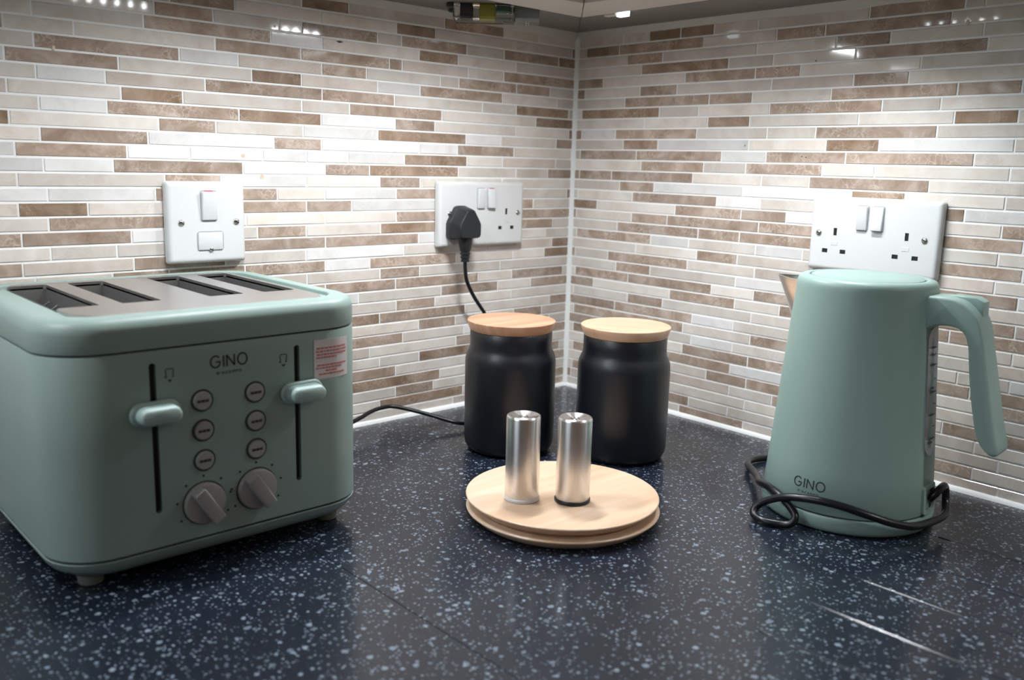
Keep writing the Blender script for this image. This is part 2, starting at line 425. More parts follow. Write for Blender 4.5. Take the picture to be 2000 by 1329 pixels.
# ------------------------------------------------------------ the walls, every mosaic stick a piece of its own
TILES_L = '''82L 151L 257b 406L 471B 580L 847L 965b 1027b
11B 127L 272L 335B 446L 555L 629b 822L 884B 962L 1080W
40B 149b 218L 327b 364L 471b 501L 581L 646b 811L 929L 1071L
126L 233L 299B 444L 512W 658b 766L 861L 1003B 1145l
149b 215L 326l 346b 473b 580b 728L 792L 870b 932l 1010L
56L 124b 231b 263L 381L 445b 553l 621W 766b 861L 1003L 1163L
40L 151L 297b 364W 473l 537B 686L 793b 953W 1031L
14L 123B 188L 338L 445b 593b 700l 766W 926L 1068L
83B 260L 406b 473L 619L 685B 793L 888l 1030W
12B 123L 272L 337b 447W 554B 700b 765W 883L 1001L 1079b
39b 152L 217W 364B 472W 582L 647b 793L 888B 983l 1078b
126L 232b 298W 447W 511b 659W 766b 884L 946L 1064L
39L 148l 215L 322B 409W 468W 526W 614W 682W 790b 908W 1026W
55b 121L 230L 377B 442b 551W 697b 765W 853W 995b 1090L
148L 296L 361b 469L 578W 643b 790L 908L 1050b
12B 128L 252L 335b 443W 508L 592b 654b 763W 859W 954W 1114L
84L 167b 252L 404W 469b 599b 725L 791B 909l 1069b
116b 167L 269W 335b 443L 549L 599W 640L 764b 882L 1042L
41L 126b 215L 360B 470L 535b 612L 682W 790b 932b 1074L
56L 195L 298W 443b 576b 698L 764L 842L 937L 1015W
41B 175l 323L 471W 576L 681b 791l 933b 1051W
57B 123L 232L 377b 444W 552b 643b 704b 780L 898L 1016b
148L 296L 361b 470L 539l 602l 683L 757b 875L 970b 1088B
15L 124b 190L 336b 444b 559b 645W 690L 772L 867b 945L 1023L
84b 152L 258b 395L 499W 591L 674L 743b 903L 998L 1116l
124L 269L 335b 441L 527L 663b 713L 789b 949L 1027b
42b 214L 362b 478B 554b 641W 755L 915b 1075b
59l 118b 232L 297b 500L 605L 676b 776L 855L 1015b
42L 136b 216W 324L 500b 568L 648L 721b 863L 981L 1141W
120b 230b 378L 515l 594b 727L 793L 888b 966W 1028L
65L 191L 296B 362L 472L 556L 650L 749B 842L 984L 1046B
17L 191b 336L 443b 529L 614W 718L 790b 950L 1028l
129b 259L 473B 596L 669b 735L 868L 963l 1081L
129L 271L 336b 480L 564L 652L 782b 924L 1042W
107b 216L 362B 458L 544L 652b 721L 846L 908b 1068L
106b 234l 443L 565L 641W 769L 866b 944B 1086L'''
TILES_R = '''92L 140L 195B 250B 317L 465L 572b 593L 697L 857l
20L 85B 234b 345L 411b 559b 677L 739b 834B
101L 166b 318L 427L 493b 594L 670L 732b 827l
129L 276B 343L 453L 600b 681L 759L 837l
56b 207L 318b 382b 531L 665L 807L
20b 128L 194b 343L 453l 519b 653L 731l 809b
100L 249b 316b 426L 574b 639b 731L 849b
15L 165B 233L 343L 491b 558L 661L 739L 857L
139L 249L 315B 464L 574L 639B 735L 797B
16B 85W 232b 342L 410L 557b 684L 779W
101L 166B 316W 425L 492B 639W 695L 773b
15L 127b 275b 343W 452b 600b 715L 810W
137L 247b 314L 423b 490L 638L 734L 894B
15b 81b 230b 339L 407L 555b 701L 796L
98L 163b 312W 464W 529B 637L 707L 769L
13L 124L 272b 340W 502L 597b 686W 764L
54B 203L 312b 379b 491W 637L 720b 838l
11b 124L 190b 340b 486b 660b 708L 850b
97L 245b 312b 462b 543L 637L 706L 824B
14L 162b 230W 338L 406W 520L 663b 739L 834b
135L 245L 311b 497L 637l 705L 767b
12b 81L 230b 339L 459l 548L 662b 721W 783B
98L 164b 311L 434W 513b 618L 745L 905b
14L 123b 273b 340L 463b 563L 663b 734l 852B
53b 202L 312b 380L 464b 541L 596b 693b 754L 872b
12L 124L 190b 339L 410L 505b 664L 733L 828L
99b 244b 312W 418L 519b 625L 702l 762L
14L 229b 340L 427b 508L 610L 665L 728W 888W
141b 245L 313W 443L 547b 625b 730b 848b
14L 132b 230L 339b 472b 567L 646L 731b 793b
113L 202b 312b 431W 545L 653L 747L 825B
15L 174b 274L 339b 418b 508L 600L 731b 793L
194L 313l 380L 490b 578L 637L 728L 846b
15L 156b 339L 450L 531L 664l 749L 827l
12b 137L 247b 313L 444L 545W 638b 741L 883B
107L 231L 339b 467L 577b 667l 748L 908B'''
Z35, PITCH_T, TH, GR = 16.2, 15.0, 0.8, 2.3
TMESH = {}
def tile_verts(l, h, t):
    c = 0.4
    v = [(0, 0.6, 0), (l, 0.6, 0), (l, 0.6, h), (0, 0.6, h),
         (0, -t + c, 0), (l, -t + c, 0), (l, -t + c, h), (0, -t + c, h),
         (c, -t, c), (l - c, -t, c), (l - c, -t, h - c), (c, -t, h - c)]
    f = [(8, 9, 10, 11)] + [(i, (i + 1) % 4, 4 + (i + 1) % 4, 4 + i) for i in range(4)] + [(4 + i, 4 + (i + 1) % 4, 8 + (i + 1) % 4, 8 + i) for i in range(4)]
    return v, f
def tile_wall(name, rows, sign, rz, vis_edge):
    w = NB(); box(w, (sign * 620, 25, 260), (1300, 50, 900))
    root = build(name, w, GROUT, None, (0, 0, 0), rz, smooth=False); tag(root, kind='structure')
    T = []
    for k, line in enumerate(rows.split('\n')):
        s = 0.0
        z0 = Z35 + (35 - k) * PITCH_T - PITCH_T + GR / 2
        h = PITCH_T - GR
        if k == 35: z0, h = 2.0, Z35 - GR / 2 - 2.0
        if k == 0: h = 547 - z0 - 4
        for tok in line.split():
            e = float(tok[:-1]); c = tok[-1]
            a0 = s + (GR * 0.42 if s > 0 else 2.0); a1 = e - GR * 0.42
            s = e
            if a1 - a0 < 3: continue
            # only pieces inside the photograph's view get an object of their own
            big = (a1 - a0) * h * (1.0 if a0 < vis_edge else 0.0) / (1 + (0 if a0 < vis_edge else 9))
            T.append((big, a0, a1, z0, h, c))
    T.sort(key=lambda q: -q[0])
    rnd = random.Random(len(T))
    rest = {}
    for i, (big, a0, a1, z0, h, c) in enumerate(T):
        l = round((a1 - a0) * 2) / 2; hh = round(h, 1)
        x0 = a0 if sign > 0 else -a1
        t = TH + rnd.uniform(-0.15, 0.15)
        if i < 299 and big > 0:
            key = (l, hh, c)
            if key not in TMESH:
                v, f = tile_verts(l, hh, TH)
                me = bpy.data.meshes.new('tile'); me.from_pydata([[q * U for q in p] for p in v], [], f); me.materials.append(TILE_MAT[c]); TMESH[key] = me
            o = bpy.data.objects.new('tile', TMESH[key]); COL.objects.link(o); o.parent = root
            o.location = (x0 * U, (TH - t) * U, z0 * U); o.rotation_euler = (rnd.uniform(-0.004, 0.004), 0, rnd.uniform(-0.0015, 0.0015))
        else: rest.setdefault(c, []).append((x0, l, z0, hh))
    V, Fc, mi = [], [], []
    codes = sorted(rest)
    for ci, c in enumerate(codes):
        for x0, l, z0, hh in rest[c]:
            v, f = tile_verts(l, hh, TH); n = len(V)
            V += [((p[0] + x0) * U, p[1] * U, (p[2] + z0) * U) for p in v]; Fc += [tuple(n + q for q in ff) for ff in f]; mi += [ci] * len(f)
    if V:
        me = bpy.data.meshes.new('tile_remainder'); me.from_pydata(V, [], Fc)
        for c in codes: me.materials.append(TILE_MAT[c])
        me.polygons.foreach_set('material_index', mi)
        o = bpy.data.objects.new('tile_remainder', me); COL.objects.link(o); o.parent = root; tag(o, kind='stuff')
    return root
WL = tile_wall('wall_left', TILES_L, -1, 0.0, 870)
WR = tile_wall('wall_right', TILES_R, 1, R(-90), 690)
# rust stains, a dark chip and small pits in the stone, as thin irregular films on the tile faces
RUST = mat('rust_stain', (0.60, 0.48, 0.36), 0.5, vary=0.3, bscale=500)
PIT = mat('dark_pit', (0.05, 0.035, 0.03), 0.6)
srnd = random.Random(3)
def stain(parent, u, z, w, h, m_):
    bm = NB(); P = []
    for i in range(14):
        a = 2 * math.pi * i / 14; k = srnd.uniform(0.7, 1.1)
        P.append((u + w / 2 * k * math.cos(a), z + h / 2 * k * math.sin(a)))
    prism(bm, P, -1.12, -0.7, 'y'); build('stain', bm, m_, parent, smooth=False)
for u, z, w, h in ((-550.7, 353, 5.5, 5), (-527.7, 329, 6, 6), (-506.6, 501, 3, 4), (-748, 453, 3, 5)): stain(WL, u, z, w, h, RUST)
stain(WL, -420.4, 493, 9, 2.4, PIT)
for u, z, w, h in ((265.8, 537, 9, 5), (576.8, 513, 5, 6)): stain(WR, u, z, w, h, RUST)
for u, z in ((402.5, 484), (310.8, 383), (394.3, 370), (400, 369)): stain(WR, u, z, 1.8, 1.8, PIT)

def bead(name, p0, p1, prof, m_):
    """a run of sealant: profile swept between two points, profile given as world offsets"""
    bm = NB()
    n = 24; rings = []
    rnd = random.Random(int(name[-1]) + 40)
    for i in range(n + 1):
        q = Vector(p0).lerp(Vector(p1), i / n); k = 1 + rnd.uniform(-0.10, 0.10)
        rings.append([q + Vector(o) * k for o in prof])
    loft(bm, rings)
    return tag(build(name, bm, m_), kind='structure')
bead('trim_1', (0, 0, 0), (0, 0, 545), [(0.5, 0.5, 0), (-6.5, 0.5, 0), (-5.2, -2.4, 0), (-2.4, -5.2, 0), (0.5, -6.5, 0)], SEAL)
bead('trim_2', (-1, 0, 0), (-1180, 0, 0), [(0, 0.5, -0.3), (0, -5.5, -0.3), (0, -4.4, 2.4), (0, -2.6, 4.4), (0, 0.5, 5.2)], SEAL)
bead('trim_3', (0, -1, 0), (0, -1180, 0), [(0.5, 0, -0.3), (-5.5, 0, -0.3), (-4.4, 0, 2.4), (-2.6, 0, 4.4), (0.5, 0, 5.2)], SEAL)
bead('trim_4', (-2, 0, 549), (-1180, 0, 549), [(0, 0.5, -10), (0, -2.6, -9.5), (0, -4.5, -4), (0, -7, 0), (0, 0.5, 0)], CAULK)
bead('trim_5', (0, -2, 549), (0, -1180, 549), [(0.5, 0, -10), (-2.6, 0, -9.5), (-4.5, 0, -4), (-7, 0, 0), (0.5, 0, 0)], CAULK)

# ------------------------------------------------------------ worktop: two slabs meeting in a butt joint, drainage grooves cut in the right one
wt = tag(empty('worktop', (-600, -330, -40)), 'glossy black worktop with pale specks and drainage grooves on its right side', 'worktop')
GX = [-155.5, -230.5, -306.5, -381.0, -454.5]
def slab_right():
    xs = [0.5, -60, -110]
    for g in GX: xs += [g + 3.0 * q / 5 for q in range(5, -6, -1)]
    xs += [-520, -580, -644.3, -644.85]
    ys = [0.5, -150, -300, -450, -600, -655, -658, -668, -690, -900, -1180]
    bm = NB(); grid = []
    def dep(x, y):
        for g in GX:
            d = abs(x - g)
            if d < 2.9 and y < -655: return -0.9 * (0.5 + 0.5 * math.cos(math.pi * d / 3.0)) * min(1, (-655 - y) / 13.0)
        return -0.4 if x < -644.5 else 0.0
    for y in ys: grid.append([bm.verts.new((x, y, dep(x, y))) for x in xs])
    for a, b in zip(grid, grid[1:]):
        for i in range(len(xs) - 1): bm.faces.new((a[i], a[i + 1], b[i + 1], b[i]))
    # sides and bottom
    per = [grid[0][i] for i in range(len(xs))] + [grid[j][-1] for j in range(1, len(ys))] + [grid[-1][i] for i in range(len(xs) - 2, -1, -1)] + [grid[j][0] for j in range(len(ys) - 2, 0, -1)]
    lo = [bm.verts.new((v.co.x, v.co.y, -40)) for v in per]
    n = len(per)
    for i in range(n): bm.faces.new((per[i], per[(i + 1) % n], lo[(i + 1) % n], lo[i]))
    bm.faces.new(lo)
    return bm
b = slab_right(); bmesh.ops.translate(b, vec=(600, 330, 40), verts=b.verts); build('slab', b, COUNTER, wt, ang=5)
b = NB(); prism(b, [(-645.1, 0.5), (-645.1, -660), (-1180, -660), (-1180, 0.5)], -40, 0, bev=0.3, seg=1)
bmesh.ops.translate(b, vec=(600, 330, 40), verts=b.verts); build('slab', b, COUNTER, wt, smooth=False)

# ------------------------------------------------------------ wall cabinets (their undersides show at the top)
def mirror_xy(P): return [(y, x) for x, y in P]
for side in (0, 1):
    F_ = (lambda P: P) if side == 0 else mirror_xy
    root = tag(empty('wall_cabinet', (-500, -160, 549) if side == 0 else (-160, -500, 549)),
               'wall cabinet seen from below along the left wall' if side == 0 else 'wall cabinet seen from below along the right wall', 'cabinet')
    off = Vector((500, 160, -549)) if side == 0 else Vector((160, 500, -549))
    def add(nm, poly, lo, hi, m_, bev=0.6):
        b = NB(); prism(b, F_(poly), lo, hi, bev=bev, seg=1); bmesh.ops.translate(b, vec=off, verts=b.verts); build(nm, b, m_, root, smooth=False)
    add('carcass', [(-0.6, 0), (-330.6, -330), (-1180, -330), (-1180, 0)], 552, 900, CAB_WHITE)
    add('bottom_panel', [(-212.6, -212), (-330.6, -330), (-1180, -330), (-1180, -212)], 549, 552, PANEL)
    add('shaded_strip', [(-0.6, 0), (-140.6, -140), (-1180, -140), (-1180, 0)], 549, 552, PANEL_SHADE)
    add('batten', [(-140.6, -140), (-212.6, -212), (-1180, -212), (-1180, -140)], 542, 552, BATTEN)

# LED bars: slim profile with a row of LEDs (their reflections dot the polished tiles)
def led_bar(loc, rz, label, n=6, power=1.0, cone=158, tilt=(0, 0.0)):
    root = tag(empty('led_bar', loc, rz), label, 'light', 'LED bars under the cabinets')
    b = NB(); box(b, (0, 0, -4), (112, 14, 8), 1.2); build('housing', b, LEDBODY, root)
    for i in range(n):
        x = (i - (n - 1) / 2) * 16.5
        b = NB(); lathe(b, [(0, -10.2), (1.4, -9.7), (2.0, -8.4), (2.0, -7.9)], 12, (x, 0)); build('emitter', b, LEDMAT, root)
        d = bpy.data.lights.new('led', 'SPOT'); d.energy = LED_W * 4 * math.pi * power; d.color = COOL; d.shadow_soft_size = 2.2 * U
        d.spot_size = R(cone); d.spot_blend = 1.0
        o = bpy.data.objects.new('led', d); COL.objects.link(o); o.parent = root
        o.location = Vector((x, 0, -12.5)) * U
        o.rotation_euler = Vector((0, tilt[1], -1)).to_track_quat('-Z', 'Y').to_euler()
led_bar((-612, -228, 549), R(4), 'LED bar under the left cabinet above the toaster', 6, 0.84, 172)
led_bar((-336, -258, 549), 0, 'LED bar under the left cabinet nearest the corner', 5, 1.5, 178)
led_bar((-168, -500, 549), R(-90), 'LED bar under the right cabinet above the kettle', 6, 0.87, 140)
led_bar((-168, -1100, 549), R(-90), 'LED bar under the right cabinet beyond the kettle', 6, 0.95, 140)
led_bar((-1060, -228, 549), 0, 'LED bar under the left cabinet left of the toaster', 6, 0.8, 172)

t = tag(empty('led_tape', (-112, -190, 549)), 'lit end of an LED tape on the right cabinet underside near the corner', 'light')
b = NB(); box(b, (-10, -6, -5), (8, 16, 8), 1.0); build('tape_end', b, TAPE, t)
b = NB(); box(b, (-14, 10, -4), (10, 20, 7), 2.0); build('clip', b, CAULK, t)

# the LED driver in its clear case
drv = tag(empty('led_driver', (-242, -86, 549), R(-43)), 'clear cased electronic driver with yellow capacitor under the left cabinet', 'driver')
b = NB(); box(b, (-14, 0, -10), (78, 46, 19), 3.0, 3); cas = build('casing', b, DEVCLEAR, drv)
b = NB(); box(b, (-36, 0, -9), (16, 34, 14), 1); build('transformer', b, DEVDARK, drv)
b = NB(); box(b, (-10, -2, -9), (20, 34, 14), 2); build('capacitor', b, DEVYEL, drv)
b = NB(); box(b, (10, 0, -6), (18, 36, 6), 0.6); build('circuit_board', b, DEVGREEN, drv)
b = NB(); prism(b, [(-20, -17), (-20, -2), (20, -2), (20, -17), (16, -20), (-16, -20)], 25.5, 56, 'x', 1.0); gc = build('terminal_cover', b, DEVGREY, drv)
for sy in (-9, 9):
    b = NB(); lathe(b, [(0, -22.4), (2.6, -22.0), (3.2, -20.4), (3.2, -19.5)], 14, (41, sy)); build('screw', b, CHROME, gc)
for sy in (-17, 17):
    b = NB(); prism(b, [(-52, sy - 7), (-52, sy + 7), (-60, sy + 6), (-62, sy), (-60, sy - 6)], -6, -1, bev=0.5); build('mounting_lug', b, DEVDARK, drv)

# ------------------------------------------------------------ wiring accessories on the walls; local x right, y into the wall, z up
def plate_mesh(w, h, t=9.5, r=3.5):
    bm = NB(); rings = []
    for y, ins in ((0, 0.0), (-t + 4.0, 0.3), (-t + 1.6, 1.4), (-t + 0.4, 3.0), (-t, 5.0), (-t, 6.5), (-t, 8.0)):
        rings.append([(x, y, z) for x, z in rring(w / 2 - ins, h / 2 - ins, max(0.8, r - ins * 0.4), 5)])
    loft(bm, rings); return bm
def screw(parent, x, z, y=-9.6, r=3.6):
    b = NB(); lathe(b, [(r, 0.0), (r, 0.5), (r * 0.7, 1.3), (0, 1.6)], 20)
    bmesh.ops.rotate(b, cent=(0, 0, 0), matrix=Matrix.Rotation(R(90), 3, 'X'), verts=b.verts)
    bmesh.ops.translate(b, vec=(x, y, z), verts=b.verts)
    s = build('screw', b, CHROME, parent, ang=60)
    b = NB(); box(b, (x, y - 1.5, z), (r * 1.5, 0.7, 0.9), rot=Matrix.Rotation(R(28), 3, 'Y')); build('screw_slot', b, SLOT, s, smooth=False)
def rocker(parent, x, z, w, h, on=True, red=True, y=-9.5):
    rot = Matrix.Rotation(R(5 if on else -5), 3, 'X')
    b = NB(); box(b, (x, y - 1.4, z), (w, 5.0, h), 1.2, 3, rot); o = build('rocker_switch', b, WHITE2, parent)
    b = NB()                                            # the shadow gap round it
    ribbon(b, rring(w / 2 + 0.6, h / 2 + 0.6, 1.8, 4), 0.9, lambda u, v, o_: (x + u, y - o_ * 0.4, z + v), 0.3, True); build('switch_surround', b, mat('shadow_gap', (0.35, 0.37, 0.40), 0.6), parent)
    if red:
        b = NB(); box(b, (x, y - 1.3, z + h / 2 + 0.3), (w * 0.55, 2.6, 1.2), 0.3, 1); build('on_marker', b, RED, o)
def double_socket(loc, rz, label, w, h, rock, outlets, screws):
    root = tag(empty('double_socket', loc, rz), label, 'socket', 'double sockets on the tiled walls')
    pl = build('faceplate', plate_mesh(w, h), WHITE, root)
    holes = []
    for ex, ez in outlets:
        holes += [(ex, ez, 4.4, 9.0), (ex - 11.6, ez - 23.4, 7.2, 5.0), (ex + 11.6, ez - 23.4, 7.2, 5.0)]
    cut(pl, [lambda bm, q=q: box(bm, (q[0], -9.5, q[1]), (q[2], 9.0, q[3])) for q in holes])
    for q in holes:
        b = NB(); box(b, (q[0], -7.9, q[1]), (q[2] - 0.15, 1.0, q[3] - 0.15)); build('pin_hole', b, SLOT, root, smooth=False)
    for ex, ez in outlets:
        b = NB(); box(b, (ex, -9.4, ez - 14.0), (8.5, 0.8, 5.0), 0.3, 1); build('shutter_mark', b, WHITE2, root)
    for i, (x, z, red) in enumerate(rock): rocker(root, x, z, 13.0, 28.0, i % 2 == 0, red)
    for x, z in screws: screw(root, x, z)
    return root
double_socket((-192.5, -2.0, 280.5), 0, 'white double socket near the corner with a black plug in it', 158.5, 91,
              [(-4.8, 21.8, False), (14.0, 21.8, True)], [(44.5, 3.0), (-44.5, 3.0)], [(-61, 1), (67, 1)])
double_socket((-2.0, -499, 278.7), R(-90), 'white double socket with nothing plugged in behind the kettle', 158.5, 89,
              [(-12.3, 20.6, False), (6.6, 20.6, False)], [(-45.4, 2.6), (42.0, 2.6)], [(-66.5, 0.2), (62.6, 0.2)])
fs = tag(empty('fused_spur', (-601, -2.0, 277.8)), 'white fused switch plate on the left wall above the toaster', 'switch')
build('faceplate', plate_mesh(92, 91.5), WHITE, fs)
rocker(fs, 1.8, 18.6, 17.5, 32.0, True, True)
b = NB(); box(b, (2.4, -9.6, -21), (29, 3, 20), 1.2, 2); fh = build('fuse_carrier', b, WHITE2, fs)
b = NB(); ribbon(b, rring(15.2, 10.7, 3, 5), 0.9, lambda u, v, o_: (2.4 + u, -9.5 - o_ * 0.6, -21 + v), 0.3, True); build('carrier_surround', b, MATS['shadow_gap'], fs)
screw(fs, -30.5, 0); screw(fs, 34, 0.2); screw(fh, 2.8, -30.5, -10.2, 2.7)

# ------------------------------------------------------------ toaster power cable: plug in the corner socket, flex falls behind the jars
PX, PZ = -238.5, 264.0
pc = tag(empty('power_cable', (PX, -12, PZ)), 'black plug and flex hanging from the corner socket and trailing behind the left jar', 'cable')
out_ = [(-7, 29), (7, 29), (11, 27), (26, 5), (28, 0), (28, -19), (26, -24), (21, -26), (-21, -26), (-26, -24), (-28, -19), (-28, 0), (-26, 5), (-11, 27)]
b = NB(); rings = []
for y, k in ((0.2, 0.97), (-3, 1.0), (-9, 1.0), (-10, 0.97), (-12, 0.965), (-25, 0.86), (-27.5, 0.83), (-29, 0.78)):
    rings.append([(x * k, y, z * k) for x, z in [(p * 0.79, q * 0.84 + 4.6) for p, q in out_]])
loft(b, rings); build('plug_body', b, BLACK_PL, pc, ang=28)
b = NB(); rings = []
for z, r in ((-20, 10.5), (-27, 10.0), (-34, 8.6), (-38, 7.6), (-38.3, 6.6), (-40, 6.6), (-40.3, 7.6), (-43, 7.4), (-43.3, 6.2), (-45, 6.2), (-45.3, 7.0), (-48, 6.8), (-48.3, 5.6), (-50, 5.6), (-50.3, 6.4), (-53, 6.2), (-53.2, 3.0)):
    rings.append([(r * math.cos(2 * math.pi * i / 20), -16.5 + r * 0.9 * math.sin(2 * math.pi * i / 20), z + 5) for i in range(20)])
loft(b, rings); build('strain_relief', b, BLACK_PL, pc, ang=25)
pts = [(-238.5, -28.5, 218), (-238, -28.5, 206), (-234, -28, 188), (-219, -26, 165), (-197, -23, 140), (-176, -23, 112), (-168, -34, 62), (-187, -62, 22), (-215, -92, 6), (-255, -101, 4), (-297, -93, 8), (-326, -60, 18), (-355, -29, 26), (-374, -24, 27), (-398, -30, 26), (-421, -39, 23), (-470, -52, 18), (-525, -52, 18), (-562, -50, 22)]
b = NB(); tube(b, [p - Vector((PX, -12, PZ)) for p in catmull(pts, 8)], 2.7); build('flex', b, BLACK_CORD, pc)

# ------------------------------------------------------------ toaster
TX, TY = -708.0, -151.0
HW, HD, CR = 144.0, 133.0, 46.0
toaster = tag(empty('toaster', (TX, TY, 0)), 'sage green four slice toaster with a brushed steel top', 'toaster')
def tring(z, ins): return [(x, y, z) for x, y in rring(HW - ins, HD - ins, max(6, CR - ins * 0.8), 14)]
b = NB()
loft(b, [tring(6, 30), tring(7, 24), tring(11, 14), tring(16, 6.5), tring(21, 2.2), tring(25.8, 0.3), tring(26.2, 1.0), tring(26.4, 3.0), tring(28.2, 3.0), tring(28.4, 0.7), tring(29.2, 0.1), tring(34, 0),
         tring(120, 0), tring(195.6, 0), tring(196.3, 0.3), tring(196.6, 2.4), tring(198.0, 2.4), tring(198.2, 0.3), tring(199, 0), tring(213, 0), tring(215.5, 0.05), tring(218, 0.8), tring(221.2, 2.4), tring(223.5, 5.0), tring(224.7, 8.3), tring(225, 11), tring(225, 19.5), tring(224.2, 20.5), tring(221.5, 20.8)])
shell = build('body_shell', b, SAGE, toaster, ang=40)
for z0, z1 in ((26.3, 28.3), (196.5, 198.1)):
    b = NB(); loft(b, [tring(z0, 2.2), tring(z1, 2.2)], False, False); build('seam', b, GAP, toaster)
SLX = [(-94.0, 34), (-41.0, 34), (37.0, 34), (90.5, 33)]
SY0, SY1 = -55.0, 99.0
def capsule(w, z0, z1, n=10):
    r = w / 2
    return [(r * math.cos(R(a)), z1 - r + r * math.sin(R(a))) for a in [180 * i / n for i in range(n + 1)]] + [(r * math.cos(R(a)), z0 + r + r * math.sin(R(a))) for a in [180 + 180 * i / n for i in range(n + 1)]]
cutters = [lambda bm, q=q: box(bm, (q[0], (SY0 + SY1) / 2, 180), (q[1] + 1.5, SY1 - SY0 + 1.5, 140)) for q in SLX]
cutters += [lambda bm, s=s: prism(bm, [(s * 64.8 + x, z) for x, z in capsule(5.6, 58.5, 186.5)], -HD - 4, -HD + 7, 'y') for s in (-1, 1)]
cut(shell, cutters)
for s in (-1, 1):
    b = NB(); prism(b, [(s * 64.8 + x, z) for x, z in capsule(5.3, 58.8, 186.2)], -HD + 4.5, -HD + 6.5, 'y'); build('lever_slot', b, SLOT, toaster, smooth=False)
# steel top plate
b = NB()
PC = (1.0, 3.5); PHW, PHD = 112.0, 117.5
loft(b, [[(x, y, z) for x, y in rring(PHW - i, PHD - i, 26 - i, 12, PC)] for z, i in ((220.5, 0.4), (222.6, 0.0), (223.8, 0.4), (224.5, 1.4), (224.6, 3.0))])
plate = build('top_plate', b, STEEL_TOP, toaster, ang=30)
cut(plate, [lambda bm, q=q: prism(bm, rring(q[1] / 2, (SY1 - SY0) / 2, 2.5, 4, (q[0], (SY0 + SY1) / 2)), 200, 240) for q in SLX])
LINER = mat('slot_liner_steel', (0.42, 0.41, 0.40), 0.38, 0.9)
WIRE = mat('guard_wire', (0.62, 0.62, 0.62), 0.25, 1.0)
for q in SLX:
    b = NB(); x0, x1, y0, y1 = q[0] - q[1] / 2, q[0] + q[1] / 2, SY0, SY1
    A = [b.verts.new(p) for p in ((x0, y0, 222), (x1, y0, 222), (x1, y1, 222), (x0, y1, 222))]
    Bv = [b.verts.new(p) for p in ((x0, y0, 196), (x1, y0, 196), (x1, y1, 196), (x0, y1, 196))]
    for i in range(4): b.faces.new((A[i], Bv[i], Bv[(i + 1) % 4], A[(i + 1) % 4]))
    li = build('slot_liner', b, LINER, toaster, smooth=False, recalc=False)
    b = NB(); box(b, (q[0], (y0 + y1) / 2, 112.5), (q[1] + 1, y1 - y0 + 1, 2)); build('crumb_floor', b, SLOT, li, smooth=False)
    b = NB()
    for sx in (-1, 1):
        for i in range(6):
            y = y0 + 12 + i * (y1 - y0 - 24) / 5
            tube(b, [Vector((q[0] + sx * (q[1] / 2 - 6), y, z)) for z in (120, 160, 206)] + [Vector((q[0] + sx * (q[1] / 2 - 1), y, 209))], 1.0, 8)
        tube(b, [Vector((q[0] + sx * (q[1] / 2 - 6), y0 + 3, 186)), Vector((q[0] + sx * (q[1] / 2 - 6), y1 - 3, 186))], 0.9, 8)
    build('guard_wires', b, WIRE, li)
# feet
for sx in (-1, 1):
    for sy in (-1, 1):
        b = NB(); lathe(b, [(0, 0), (9, 0), (10, 1.2), (10.5, 9), (0, 9)], 20, (sx * 112, sy * 100)); build('foot', b, mat('foot_rubber', (0.16, 0.17, 0.155), 0.6), toaster)
# surface of the front: u across from the middle, bending round the corner, v = height
def front(u, v, o):
    fl = HW - CR
    if abs(u) <= fl: return (u, -HD - o, v)
    a = (abs(u) - fl) / CR; s = 1 if u > 0 else -1
    return (s * (fl + (CR + o) * math.sin(a)), -HD + CR - (CR + o) * math.cos(a), v)
# levers: pill shaped escutcheon and a projecting thumb piece
for s, zc in ((-1, 145.5), (1, 143.5)):
    cx = s * 64.8 + (0 if s < 0 else 3.5)
    b = NB(); rings = []
    for y, hw, hh in ((-HD + 3, 8, 4), (-HD - 0.5, 20.5, 9.5), (-HD - 2.0, 21.2, 10.2), (-HD - 3.8, 20.6, 9.6), (-HD - 4.6, 19, 8.2)):
        rings.append([(cx + x, y, zc + z) for x, z in rring(hw, hh, hh - 0.05, 10)])
    loft(b, rings); lv = build('lever', b, SAGE_L, toaster, ang=45)
    b = NB(); rings = []
    for y, hw, hh in ((-HD - 4, 17.5, 7.6), (-HD - 12, 17.2, 7.4), (-HD - 15.5, 16.4, 6.6), (-HD - 16.8, 14.8, 5.0)):
        rings.append([(cx + 0.5 + x, y, zc - 0.4 + z) for x, z in rring(hw, hh, hh - 0.05, 10)])
    loft(b, rings); build('thumb_piece', b, SAGE_L, lv, ang=45)
# round push buttons
BTN = mat('grey_button', (0.34, 0.345, 0.335), 0.4)
RING = mat('button_gap', (0.045, 0.05, 0.047), 0.6)
def ylathe(prof, cx, cz, n=36):
    b = NB(); lathe(b, prof, n); bmesh.ops.rotate(b, cent=(0, 0, 0), matrix=Matrix.Rotation(R(90), 3, 'X'), verts=b.verts)
    bmesh.ops.translate(b, vec=(cx, -HD, cz), verts=b.verts); return b
for x, zs in ((-24.6, (149.2, 123.2, 96.8)), (23.2, (149.4, 123.4, 97.6))):
    for z in zs:
        bt = build('button', ylathe([(8.0, -0.5), (8.0, 1.4), (7.4, 2.2), (0, 2.5)], x, z), BTN, toaster, ang=50)
        build('button_ring', ylathe([(8.0, 0.0), (8.0, 0.5), (9.8, 0.5), (9.8, -0.2)], x, z), RING, bt, ang=50)
        b = NB()
        for i, wd in enumerate((1.5, 1.2, 1.6, 1.2, 1.5, 1.2)):
            ribbon(b, [(x - 5.0 + i * 1.72, z - 0.05), (x - 5.0 + i * 1.72 + wd, z - 0.05)], 2.2, lambda u, v, o: (u, -HD - 2.42 - o, v), 0.2)
        build('button_print', b, DARKPRINT, bt, smooth=False)
